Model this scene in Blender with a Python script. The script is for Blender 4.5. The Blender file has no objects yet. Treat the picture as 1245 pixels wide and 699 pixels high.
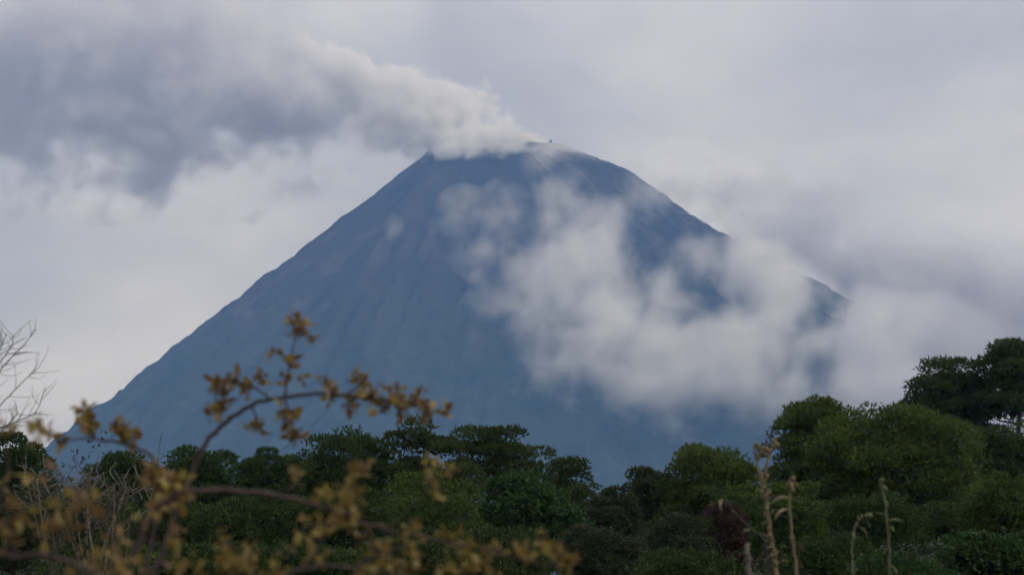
import bpy, math, random
import numpy as np
from mathutils import Vector, Matrix, Quaternion

sc = bpy.context.scene
COL = sc.collection

# ------------------------------------------------------------------ camera
F = 2808.0                       # focal length in photo pixels (photo 1245 x 699)
PITCH = math.atan((780 - 349.5) / F)
CAMZ = 1.7
cd = bpy.data.cameras.new('camera')
cd.sensor_width = 36.0
cd.lens = 36.0 * F / 1245.0
cd.clip_start = 0.1
cd.clip_end = 60000
cd.dof.use_dof = True
cd.dof.focus_distance = 140.0
cd.dof.aperture_fstop = 4.8
cam = bpy.data.objects.new('camera', cd)
cam.location = (0, 0, CAMZ)
cam.rotation_euler = (math.radians(90) + PITCH, 0, 0)
COL.objects.link(cam)
sc.camera = cam
CP, SP = math.cos(PITCH), math.sin(PITCH)

# ------------------------------------------------------------------ world, sun, exposure
SUN_DIR = Vector((0.66, -0.12, 0.85)).normalized()       # towards the sun
SUN_EL = math.asin(SUN_DIR.z)
SUN_AZ = math.atan2(SUN_DIR.x, SUN_DIR.y)
world = bpy.data.worlds.new('World')
sc.world = world
world.use_nodes = True
wn, wl = world.node_tree.nodes, world.node_tree.links
wn.clear()
w_out = wn.new('ShaderNodeOutputWorld')
w_bg = wn.new('ShaderNodeBackground')
w_bg.inputs['Strength'].default_value = 0.1
w_sky = wn.new('ShaderNodeTexSky')
w_sky.sky_type = 'NISHITA'
w_sky.sun_disc = False
w_sky.sun_elevation = SUN_EL
w_sky.sun_rotation = SUN_AZ
w_tc = wn.new('ShaderNodeTexCoord')
w_map = wn.new('ShaderNodeMapping')
w_map.inputs['Scale'].default_value = (1.0, 1.0, 2.2)
w_n = wn.new('ShaderNodeTexNoise')
w_n.inputs['Scale'].default_value = 5.0
w_n.inputs['Detail'].default_value = 5.0
w_n.inputs['Roughness'].default_value = 0.5
w_n.inputs['Distortion'].default_value = 0.3
w_r = wn.new('ShaderNodeValToRGB')
w_r.color_ramp.interpolation = 'EASE'
w_r.color_ramp.elements[0].position = 0.36
w_r.color_ramp.elements[0].color = (0.375, 0.395, 0.495, 1)
w_r.color_ramp.elements[1].position = 0.66
w_r.color_ramp.elements[1].color = (0.59, 0.62, 0.735, 1)
w_mul = wn.new('ShaderNodeVectorMath')
w_mul.operation = 'SCALE'
w_mul.inputs['Scale'].default_value = 10.0               # cloud deck in the sky's own units
w_mix = wn.new('ShaderNodeMix')
w_mix.data_type = 'RGBA'
w_mix.inputs['Factor'].default_value = 0.93              # nearly closed cloud cover
wl.new(w_tc.outputs['Generated'], w_map.inputs['Vector'])
wl.new(w_map.outputs['Vector'], w_n.inputs['Vector'])
wl.new(w_n.outputs['Fac'], w_r.inputs['Fac'])
wl.new(w_r.outputs['Color'], w_mul.inputs[0])
wl.new(w_sky.outputs['Color'], w_mix.inputs['A'])
wl.new(w_mul.outputs['Vector'], w_mix.inputs['B'])
wl.new(w_mix.outputs['Result'], w_bg.inputs['Color'])
wl.new(w_bg.outputs['Background'], w_out.inputs['Surface'])

ld = bpy.data.lights.new('sun', 'SUN')
ld.energy = 1.5
ld.angle = math.radians(14)
ld.color = (1.0, 0.985, 0.965)
sun = bpy.data.objects.new('sun', ld)
sun.rotation_euler = SUN_DIR.to_track_quat('Z', 'Y').to_euler()
sun.location = (30, 20, 60)
COL.objects.link(sun)

vs = sc.view_settings
vs.view_transform = 'Standard'
vs.look = 'None'
vs.exposure = 0.12
vs.gamma = 1.0
vs.use_curve_mapping = False
sc.render.engine = 'CYCLES'
cy = sc.cycles
cy.use_denoising = True
cy.use_adaptive_sampling = True
cy.adaptive_threshold = 0.03
cy.max_bounces = 10
cy.diffuse_bounces = 3
cy.transmission_bounces = 3
cy.volume_bounces = 8
cy.volume_step_rate = 1.0
cy.volume_max_steps = 512
cy.sample_clamp_indirect = 4.0

# ------------------------------------------------------------------ helpers
def smooth(a, b, x):
    t = np.clip((np.asarray(x, dtype=float) - a) / (b - a), 0, 1)
    return t * t * (3 - 2 * t)

def ray(u, v):
    cx, cy_ = (u - 622.5) / F, (349.5 - v) / F
    return Vector((cx, CP - cy_ * SP, SP + cy_ * CP))

def at_y(u, v, Y):
    """Point at ground distance Y seen at photo pixel (u, v)."""
    d = ray(u, v)
    return Vector((0, 0, CAMZ)) + d * (Y / d.y)

def px_m(Y):
    return Y / F

_prng = np.random.RandomState(7)
_G = _prng.normal(size=(64, 64, 2))
_G /= np.linalg.norm(_G, axis=2, keepdims=True)

def pnoise(x, y):
    xi, yi = np.floor(x).astype(int), np.floor(y).astype(int)
    xf, yf = x - xi, y - yi
    def g(a, b):
        v = _G[(xi + a) % 64, (yi + b) % 64]
        return v[..., 0] * (xf - a) + v[..., 1] * (yf - b)
    sx, sy = xf * xf * (3 - 2 * xf), yf * yf * (3 - 2 * yf)
    a = g(0, 0) * (1 - sx) + g(1, 0) * sx
    b = g(0, 1) * (1 - sx) + g(1, 1) * sx
    return a * (1 - sy) + b * sy

def fbm(x, y, octv=5, rough=0.5):
    s, a = 0, 1.0
    for k in range(octv):
        s = s + a * pnoise(x * 2 ** k + 17.3 * k, y * 2 ** k + 5.1 * k)
        a *= rough
    return s

def mesh_arrays(name, verts, faces, mats, smooth_shade=False, tint=None):
    """verts (n,3); faces (m,3) or (m,4) array, or a list of both."""
    verts = np.asarray(verts, dtype=np.float32)
    fl = faces if isinstance(faces, list) else [faces]
    fl = [np.asarray(f, dtype=np.int32) for f in fl if len(f)]
    me = bpy.data.meshes.new(name)
    nl = sum(f.size for f in fl)
    nf = sum(len(f) for f in fl)
    me.vertices.add(len(verts))
    me.vertices.foreach_set('co', verts.ravel())
    me.loops.add(nl)
    me.loops.foreach_set('vertex_index', np.concatenate([f.ravel() for f in fl]))
    me.polygons.add(nf)
    tot = np.concatenate([np.full(len(f), f.shape[1], np.int32) for f in fl])
    st = np.concatenate([[0], np.cumsum(tot)[:-1]]).astype(np.int32)
    me.polygons.foreach_set('loop_start', st)
    me.polygons.foreach_set('loop_total', tot)
    if smooth_shade:
        me.polygons.foreach_set('use_smooth', np.ones(nf, dtype=bool))
    me.update(calc_edges=True)
    if tint is not None:
        at = me.attributes.new('tint', 'FLOAT', 'FACE')
        at.data.foreach_set('value', np.asarray(tint, dtype=np.float32))
    for m in (mats if isinstance(mats, (list, tuple)) else [mats]):
        me.materials.append(m)
    return me

def link(name, data, parent=None, loc=(0, 0, 0), rot=None, scale=None):
    o = bpy.data.objects.new(name, data)
    COL.objects.link(o)
    if parent is not None:
        o.parent = parent
    o.location = loc
    if rot is not None:
        o.rotation_euler = rot
    if scale is not None:
        o.scale = scale
    return o

def tag(o, label=None, cat=None, group=None, kind=None):
    for k, v in (('label', label), ('category', cat), ('group', group), ('kind', kind)):
        if v:
            o[k] = v
    return o

def thing(name, label, cat, loc, group=None):
    return tag(link(name, None, loc=loc), label, cat, group)

def tube(path, radii, sides=7):
    """Tapered tube with closed ends along a polyline: (verts, quads, tris)."""
    P = np.asarray([tuple(p) for p in path], dtype=float)
    n = len(P)
    R = np.asarray(radii, dtype=float)
    T = np.gradient(P, axis=0)
    T /= np.linalg.norm(T, axis=1, keepdims=True) + 1e-9
    ref = np.array([0.31, 0.95, 0.12]) if abs(T[0][2]) > 0.6 else np.array([0, 0, 1.0])
    V = []
    up = ref - T[0] * ref.dot(T[0])
    up /= np.linalg.norm(up)
    ang = np.linspace(0, 2 * np.pi, sides, endpoint=False)
    for i in range(n):
        up = up - T[i] * up.dot(T[i])
        up /= np.linalg.norm(up) + 1e-9
        sd = np.cross(T[i], up)
        V.append(P[i] + R[i] * (np.cos(ang)[:, None] * up + np.sin(ang)[:, None] * sd))
    V.append(P[:1] - T[0] * R[0] * 0.3)
    V.append(P[-1:] + T[-1] * R[-1] * 0.6)
    V = np.concatenate(V)
    i = np.arange(n - 1)[:, None] * sides
    k = np.arange(sides)[None, :]
    k2 = (k + 1) % sides
    Q = np.stack([i + k, i + k2, i + sides + k2, i + sides + k], -1).reshape(-1, 4)
    kk = np.arange(sides)
    c0, c1 = n * sides, n * sides + 1
    T0 = np.stack([np.full(sides, c0), (kk + 1) % sides, kk], -1)
    b = (n - 1) * sides
    T1 = np.stack([np.full(sides, c1), b + kk, b + (kk + 1) % sides], -1)
    return V, Q, np.concatenate([T0, T1])

def tubes_mesh(name, tl, mat):
    V, Q, T, off = [], [], [], 0
    for v, q, t in tl:
        V.append(v); Q.append(q + off); T.append(t + off); off += len(v)
    return mesh_arrays(name, np.concatenate(V), [np.concatenate(Q), np.concatenate(T)], mat, True)

def spline(pts, n):
    """Catmull-Rom through points, n samples per span."""
    P = [np.array(tuple(p), dtype=float) for p in pts]
    P = [2 * P[0] - P[1]] + P + [2 * P[-1] - P[-2]]
    out = []
    for i in range(1, len(P) - 2):
        for k in range(n):
            t = k / n
            a, b, c, d = P[i - 1:i + 3]
            out.append(0.5 * (2 * b + (c - a) * t + (2 * a - 5 * b + 4 * c - d) * t * t + (3 * b - a - 3 * c + d) * t ** 3))
    out.append(P[-2])
    return np.array(out)

# ------------------------------------------------------------------ materials
def new_mat(name):
    m = bpy.data.materials.new(name)
    m.use_nodes = True
    nt = m.node_tree
    b = nt.nodes['Principled BSDF']
    return m, nt, b

def ramp(nt, stops, interp='LINEAR'):
    r = nt.nodes.new('ShaderNodeValToRGB')
    r.color_ramp.interpolation = interp
    e = r.color_ramp.elements
    while len(e) < len(stops):
        e.new(0.5)
    for el, (p, c) in zip(e, stops):
        el.position = p
        el.color = (*c, 1)
    return r

def noise(nt, scale, detail=4, rough=0.55, coord='Object', dist=0.0):
    tc = nt.nodes.new('ShaderNodeTexCoord')
    n = nt.nodes.new('ShaderNodeTexNoise')
    n.inputs['Scale'].default_value = scale
    n.inputs['Detail'].default_value = detail
    n.inputs['Roughness'].default_value = rough
    n.inputs['Distortion'].default_value = dist
    nt.links.new(tc.outputs[coord], n.inputs['Vector'])
    return n

def foliage_mat(name, dark, mid, light, trans=0.3):
    m, nt, b = new_mat(name)
    at = nt.nodes.new('ShaderNodeAttribute')
    at.attribute_name = 'tint'
    n = noise(nt, 0.55, 3)
    oi = nt.nodes.new('ShaderNodeObjectInfo')
    a1 = nt.nodes.new('ShaderNodeMath'); a1.operation = 'MULTIPLY_ADD'
    a1.inputs[1].default_value = 0.45
    nt.links.new(at.outputs['Fac'], a1.inputs[0])
    a2 = nt.nodes.new('ShaderNodeMath'); a2.operation = 'MULTIPLY_ADD'
    a2.inputs[1].default_value = 0.75; a2.inputs[2].default_value = -0.22
    nt.links.new(n.outputs['Fac'], a2.inputs[0])
    nt.links.new(a2.outputs[0], a1.inputs[2])
    r = ramp(nt, [(0.0, dark), (0.5, mid), (1.0, light)])
    nt.links.new(a1.outputs[0], r.inputs['Fac'])
    hs = nt.nodes.new('ShaderNodeHueSaturation')
    mr = nt.nodes.new('ShaderNodeMapRange')
    mr.inputs['To Min'].default_value = 0.485
    mr.inputs['To Max'].default_value = 0.512
    nt.links.new(oi.outputs['Random'], mr.inputs['Value'])
    nt.links.new(mr.outputs[0], hs.inputs['Hue'])
    nt.links.new(r.outputs['Color'], hs.inputs['Color'])
    nt.links.new(hs.outputs['Color'], b.inputs['Base Color'])
    b.inputs['Roughness'].default_value = 0.65
    b.inputs['Specular IOR Level'].default_value = 0.25
    tr = nt.nodes.new('ShaderNodeBsdfTranslucent')
    nt.links.new(hs.outputs['Color'], tr.inputs['Color'])
    mx = nt.nodes.new('ShaderNodeMixShader')
    mx.inputs['Fac'].default_value = trans
    out = nt.nodes['Material Output']
    nt.links.new(b.outputs[0], mx.inputs[1])
    nt.links.new(tr.outputs[0], mx.inputs[2])
    nt.links.new(mx.outputs[0], out.inputs['Surface'])
    return m

def bark_mat(name, a, b_, scale=6.0):
    m, nt, b = new_mat(name)
    n = noise(nt, scale, 6, 0.65, dist=0.6)
    r = ramp(nt, [(0.3, a), (0.7, b_)])
    nt.links.new(n.outputs['Fac'], r.inputs['Fac'])
    nt.links.new(r.outputs['Color'], b.inputs['Base Color'])
    b.inputs['Roughness'].default_value = 0.85
    bp = nt.nodes.new('ShaderNodeBump')
    bp.inputs['Strength'].default_value = 0.5
    bp.inputs['Distance'].default_value = 0.03
    nt.links.new(n.outputs['Fac'], bp.inputs['Height'])
    nt.links.new(bp.outputs[0], b.inputs['Normal'])
    return m

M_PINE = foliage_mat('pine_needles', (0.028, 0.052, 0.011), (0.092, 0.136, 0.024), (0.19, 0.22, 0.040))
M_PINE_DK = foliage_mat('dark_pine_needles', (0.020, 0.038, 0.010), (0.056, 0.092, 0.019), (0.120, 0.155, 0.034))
M_GREEN = foliage_mat('broad_green_leaves', (0.022, 0.048, 0.014), (0.045, 0.095, 0.022), (0.085, 0.145, 0.034), 0.35)
M_OLIVE = foliage_mat('olive_leaves', (0.030, 0.040, 0.018), (0.058, 0.070, 0.030), (0.10, 0.11, 0.045))
M_RUST = foliage_mat('rusty_leaves', (0.040, 0.026, 0.018), (0.085, 0.046, 0.034), (0.13, 0.080, 0.055))
M_BARK = bark_mat('pine_bark', (0.030, 0.022, 0.016), (0.085, 0.065, 0.050))
M_TWIG = bark_mat('grey_brown_twig', (0.022, 0.016, 0.015), (0.055, 0.043, 0.037), 30)
M_TWIG_PALE = bark_mat('pale_dry_twig', (0.10, 0.085, 0.06), (0.20, 0.17, 0.12), 25)
M_BRANCH = bark_mat('shrub_bark', (0.045, 0.028, 0.024), (0.12, 0.075, 0.06), 40)
M_STALK = bark_mat('straw_stalk', (0.14, 0.105, 0.052), (0.32, 0.245, 0.12), 22)
M_STALK_G = bark_mat('greenish_stalk', (0.10, 0.11, 0.04), (0.20, 0.20, 0.085), 22)

def leaf_mat(name, a, b_, c, trans=0.4):
    m, nt, b = new_mat(name)
    oi = nt.nodes.new('ShaderNodeObjectInfo')
    n = noise(nt, 60.0, 3)
    ad = nt.nodes.new('ShaderNodeMath'); ad.operation = 'MULTIPLY_ADD'
    ad.inputs[1].default_value = 0.35
    nt.links.new(n.outputs['Fac'], ad.inputs[0])
    ml = nt.nodes.new('ShaderNodeMath'); ml.operation = 'MULTIPLY'
    ml.inputs[1].default_value = 0.8
    nt.links.new(oi.outputs['Random'], ml.inputs[0])
    nt.links.new(ml.outputs[0], ad.inputs[2])
    r = ramp(nt, [(0.1, a), (0.55, b_), (1.0, c)])
    nt.links.new(ad.outputs[0], r.inputs['Fac'])
    nt.links.new(r.outputs['Color'], b.inputs['Base Color'])
    b.inputs['Roughness'].default_value = 0.55
    tr = nt.nodes.new('ShaderNodeBsdfTranslucent')
    nt.links.new(r.outputs['Color'], tr.inputs['Color'])
    mx = nt.nodes.new('ShaderNodeMixShader')
    mx.inputs['Fac'].default_value = trans
    nt.links.new(b.outputs[0], mx.inputs[1])
    nt.links.new(tr.outputs[0], mx.inputs[2])
    nt.links.new(mx.outputs[0], nt.nodes['Material Output'].inputs['Surface'])
    return m

M_LEAF_BR = leaf_mat('russet_leaf', (0.11, 0.055, 0.028), (0.25, 0.145, 0.046), (0.35, 0.26, 0.06))
M_LEAF_YL = leaf_mat('yellow_leaf', (0.11, 0.062, 0.024), (0.25, 0.16, 0.034), (0.32, 0.25, 0.05))

# ------------------------------------------------------------------ terrain
def ground_h(x, y):
    x, y = np.asarray(x, float), np.asarray(y, float)
    hill = smooth(22, 135, y) * (1 - smooth(190, 650, y))
    prof = 6.5 + 3.2 * smooth(5, 30, x) * (1 - 0.4 * smooth(60, 200, x)) - 2.2 * np.exp(-((x - 4) / 7.0) ** 2)
    return hill * prof + 0.25 * fbm(x / 9.0, y / 9.0, 3) * smooth(8, 40, y)

def make_ground():
    ys = np.concatenate([np.linspace(-60, 0, 13)[:-1], np.linspace(0, 240, 121)[:-1], 240 + (12000 - 240) * (np.linspace(0, 1, 60) ** 2.2), ])
    ys = np.concatenate([[-700, -300], ys])
    xs = np.linspace(-1, 1, 161)
    xs = np.sign(xs) * (60 * np.abs(xs) + 6900 * np.abs(xs) ** 5)
    X, Y = np.meshgrid(xs, ys)
    Z = ground_h(X, Y)
    V = np.stack([X, Y, Z], -1).reshape(-1, 3)
    ny, nx = X.shape
    i = np.arange(ny - 1)[:, None] * nx + np.arange(nx - 1)[None, :]
    Q = np.stack([i, i + 1, i + nx + 1, i + nx], -1).reshape(-1, 4)
    m, nt, b = new_mat('forest_soil')
    n = noise(nt, 0.35, 8, 0.65)
    r = ramp(nt, [(0.3, (0.014, 0.022, 0.010)), (0.55, (0.026, 0.036, 0.014)), (0.75, (0.042, 0.042, 0.022))])
    nt.links.new(n.outputs['Fac'], r.inputs['Fac'])
    nt.links.new(r.outputs['Color'], b.inputs['Base Color'])
    b.inputs['Roughness'].default_value = 0.95
    o = link('ground', mesh_arrays('ground', V, Q, m, True))
    tag(o, 'dark forest floor and grassy slope under the trees', kind='structure')

make_ground()

# ------------------------------------------------------------------ volcano
MY = 8000.0
AX = at_y(600, 190, MY)
AXX = AX.x
MPP = MY / F
def zpix(v):
    return at_y(622.5, v, MY).z

def prof_from_pixels(pts, tail):
    r = [0.0] + [abs(u - 600) * MPP for u, v in pts]
    z = [zpix(pts[0][1]) - 14.0] + [zpix(v) for u, v in pts]
    for rr, zz in tail:
        r.append(rr); z.append(zz)
    return np.array(r), np.array(z)

PL = prof_from_pixels([(515, 190), (420, 268), (303, 360), (214, 434), (122, 510), (-30, 632)], [(2640, 140), (3400, 20), (4200, -30)])
PR = prof_from_pixels([(668, 182), (700, 188), (770, 217), (885, 298), (970, 345), (1030, 380), (1240, 500)], [(2700, 480), (3600, 150), (4400, -30)])
PF = (np.array([0, 200, 260, 420, 900, 1500, 2100, 2800, 3600]), np.array([zpix(188) - 16, zpix(192), zpix(200), zpix(240), zpix(385), 650, 290, 60, -30]))

def mount_smooth(x, y):
    dx, dy = x - AXX, y - MY
    r = np.hypot(dx, dy)
    th = np.arctan2(dy, dx)
    c = np.cos(th)
    wl_ = smooth(0.25, 0.80, -c)
    wr_ = smooth(0.25, 0.80, c)
    zl, zr, zf = np.interp(r, *PL), np.interp(r, *PR), np.interp(r, *PF)
    return zl * wl_ + zr * wr_ + zf * (1 - wl_ - wr_)

def mount_h(x, y):
    dx, dy = x - AXX, y - MY
    r = np.hypot(dx, dy)
    th = np.arctan2(dy, dx)
    z = mount_smooth(x, y)
    amp = smooth(180, 900, r)
    side = 1 - 0.42 * smooth(0.75, 0.97, np.abs(np.cos(th)))
    wob = 0.25 * fbm(r / 500.0, th * 3, 3)
    g1 = 1 - np.abs(fbm((th + wob * 0.3) * 5.0, r / 2600.0, 3)) * 2.4
    g2 = 1 - np.abs(fbm((th + wob * 0.2) * 14.0 + 9, r / 1400.0, 3)) * 2.4
    z = z + amp * side * (g1 * 52 + g2 * 26 - 66)
    # long spur running down the near face and the valley to its right
    spur = np.exp(-((th + 1.92 + 0.10 * np.sin(r / 330.0)) / 0.10) ** 2) - 0.8 * np.exp(-((th + 1.60) / 0.16) ** 2)
    z = z + 70 * spur * smooth(250, 700, r) * (1 - smooth(1700, 2600, r))
    z = z + 13 * np.exp(-((r - 240) / 60) ** 2) * fbm(th * 5 + 3, r / 200.0, 4, 0.6)
    z = z + 19 * fbm(x / 90.0, y / 90.0, 5, 0.62) * (0.35 + amp) + 3 * fbm(x / 22.0, y / 22.0, 3, 0.6)
    return z

def make_mountain():
    nth = 720
    th = np.linspace(0, 2 * np.pi, nth, endpoint=False)
    # closer rings near the summit and finer angles on the near side
    th = th + 0.35 * np.cos(th)
    rr = np.concatenate([np.linspace(0, 1, 190) ** 1.15 * 2400, 2400 + np.linspace(0, 1, 40)[1:] ** 1.4 * 1900])
    rr[0] = 1.0
    T, R = np.meshgrid(th, rr)
    X, Y = AXX + R * np.cos(T), MY + R * np.sin(T)
    Z = mount_h(X, Y)
    Z = Z * (1 - smooth(3900, 4300, R)) - 40 * smooth(3700, 4300, R)
    nr = len(rr)
    V = np.stack([X - AXX, Y - MY, Z], -1).reshape(-1, 3)
    i = np.arange(nr - 1)[:, None] * nth
    k = np.arange(nth)[None, :]
    k2 = (k + 1) % nth
    Q = np.stack([i + k, i + k2, i + nth + k2, i + nth + k], -1).reshape(-1, 4)
    c = len(V)
    V = np.concatenate([V, [[0, 0, Z[0].mean()]]])
    kk = np.arange(nth)
    Tt = np.stack([np.full(nth, c), kk, (kk + 1) % nth], -1)
    m, nt, b = new_mat('volcanic_rock')
    tc = nt.nodes.new('ShaderNodeTexCoord')
    mp = nt.nodes.new('ShaderNodeMapping')
    mp.inputs['Scale'].default_value = (1, 1, 0.25)
    nt.links.new(tc.outputs['Object'], mp.inputs['Vector'])
    n1 = nt.nodes.new('ShaderNodeTexNoise')
    n1.inputs['Scale'].default_value = 0.006
    n1.inputs['Detail'].default_value = 9
    n1.inputs['Roughness'].default_value = 0.6
    nt.links.new(mp.outputs[0], n1.inputs['Vector'])
    rock = ramp(nt, [(0.32, (0.020, 0.020, 0.021)), (0.55, (0.040, 0.038, 0.037)), (0.72, (0.085, 0.082, 0.080))])
    nt.links.new(n1.outputs['Fac'], rock.inputs['Fac'])
    # chutes of pale ash and dark lava running straight downhill
    sx = nt.nodes.new('ShaderNodeSeparateXYZ')
    nt.links.new(tc.outputs['Object'], sx.inputs[0])
    def mt(op, a, c):
        q = nt.nodes.new('ShaderNodeMath'); q.operation = op
        for i_, w_ in enumerate((a, c)):
            if hasattr(w_, 'is_linked'): nt.links.new(w_, q.inputs[i_])
            else: q.inputs[i_].default_value = w_
        return q.outputs[0]
    ang = mt('ARCTAN2', sx.outputs['X'], mt('MULTIPLY', sx.outputs['Y'], -1.0))
    rad_ = mt('SQRT', mt('ADD', mt('MULTIPLY', sx.outputs['X'], sx.outputs['X']), mt('MULTIPLY', sx.outputs['Y'], sx.outputs['Y'])), 0.0)
    cb = nt.nodes.new('ShaderNodeCombineXYZ')
    nt.links.new(mt('MULTIPLY', ang, 9.0), cb.inputs[0]); nt.links.new(mt('MULTIPLY', rad_, 0.0016), cb.inputs[1])
    ns = nt.nodes.new('ShaderNodeTexNoise')
    ns.inputs['Scale'].default_value = 1.0; ns.inputs['Detail'].default_value = 7; ns.inputs['Roughness'].default_value = 0.66; ns.inputs['Distortion'].default_value = 1.3
    nt.links.new(cb.outputs[0], ns.inputs['Vector'])
    streak = ramp(nt, [(0.34, (0.55, 0.55, 0.57)), (0.52, (0.95, 0.95, 0.95)), (0.66, (1.15, 1.15, 1.15)), (0.78, (1.9, 1.85, 1.8))])
    nt.links.new(ns.outputs['Fac'], streak.inputs['Fac'])
    n2 = noise(nt, 0.02, 8, 0.65)
    veg = ramp(nt, [(0.3, (0.014, 0.026, 0.014)), (0.7, (0.045, 0.062, 0.030))])
    nt.links.new(n2.outputs['Fac'], veg.inputs['Fac'])
    # vegetation line: forest below about 1200 m, broken by noise
    sep = nt.nodes.new('ShaderNodeSeparateXYZ')
    nt.links.new(tc.outputs['Object'], sep.inputs[0])
    a = nt.nodes.new('ShaderNodeMath'); a.operation = 'MULTIPLY_ADD'
    a.inputs[1].default_value = 900.0
    nt.links.new(n1.outputs['Fac'], a.inputs[0]); nt.links.new(sep.outputs['Z'], a.inputs[2])
    mr = nt.nodes.new('ShaderNodeMapRange')
    mr.inputs['From Min'].default_value = 1250; mr.inputs['From Max'].default_value = 1650
    nt.links.new(a.outputs[0], mr.inputs['Value'])
    mx = nt.nodes.new('ShaderNodeMix'); mx.data_type = 'RGBA'
    nt.links.new(mr.outputs[0], mx.inputs['Factor'])
    nt.links.new(veg.outputs['Color'], mx.inputs['A']); nt.links.new(rock.outputs['Color'], mx.inputs['B'])
    my = nt.nodes.new('ShaderNodeMix'); my.data_type = 'RGBA'; my.blend_type = 'MULTIPLY'
    my.inputs['Factor'].default_value = 1.0
    nt.links.new(mx.outputs['Result'], my.inputs['A']); nt.links.new(streak.outputs['Color'], my.inputs['B'])
    # pale ash lying on the crater's far rim
    ra = mt('ADD', rad_, mt('MULTIPLY', n1.outputs['Fac'], 220.0))
    ash = nt.nodes.new('ShaderNodeMapRange')
    ash.inputs['From Min'].default_value = 560; ash.inputs['From Max'].default_value = 430
    nt.links.new(ra, ash.inputs['Value'])
    sideq = nt.nodes.new('ShaderNodeMapRange')
    sideq.inputs['From Min'].default_value = 90; sideq.inputs['From Max'].default_value = 190
    nt.links.new(sx.outputs['X'], sideq.inputs['Value'])
    mz = nt.nodes.new('ShaderNodeMix'); mz.data_type = 'RGBA'
    nt.links.new(mt('MULTIPLY', ash.outputs[0], sideq.outputs[0]), mz.inputs['Factor'])
    mz.inputs['B'].default_value = (0.42, 0.41, 0.40, 1)
    nt.links.new(my.outputs['Result'], mz.inputs['A'])
    nt.links.new(mz.outputs['Result'], b.inputs['Base Color'])
    b.inputs['Roughness'].default_value = 0.95
    b.inputs['Specular IOR Level'].default_value = 0.1
    o = link('mountain', mesh_arrays('mountain', V, [Q, Tt], m, True), loc=(AXX, MY, 0))
    tag(o, 'steep blue grey volcano with smoke at its crater', kind='structure')
    # little spire of rock on the crater's rim
    rng = np.random.RandomState(4)
    top = at_y(670, 171, MY)
    base = at_y(670, 186, MY)
    n = 9
    path = [(0, 0, -20 + (top.z - base.z + 20) * t) for t in np.linspace(0, 1, n)]
    path = [(p[0] + rng.uniform(-2, 2), p[1] + rng.uniform(-2, 2), p[2]) for p in path]
    rad = [26, 22, 17, 13, 10, 7.5, 6, 4.2, 2.5]
    v, q, t = tube(path, rad, 9)
    v += rng.normal(size=v.shape) * 1.3
    link('rock_spire', mesh_arrays('rock_spire', v, [q, t], m), o, loc=(base.x - AXX, 0, base.z))

make_mountain()

def surf_y(u, v):
    """Distance at which the sight line through (u, v) meets the volcano's plain cone, else the axis distance."""
    Y = np.linspace(4600, 8000, 500)
    d = ray(u, v)
    X, Z = d.x / d.y * Y, CAMZ + d.z / d.y * Y
    hit = np.nonzero(Z < mount_smooth(X, Y))[0]
    return float(Y[hit[0]]) if len(hit) else MY

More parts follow.
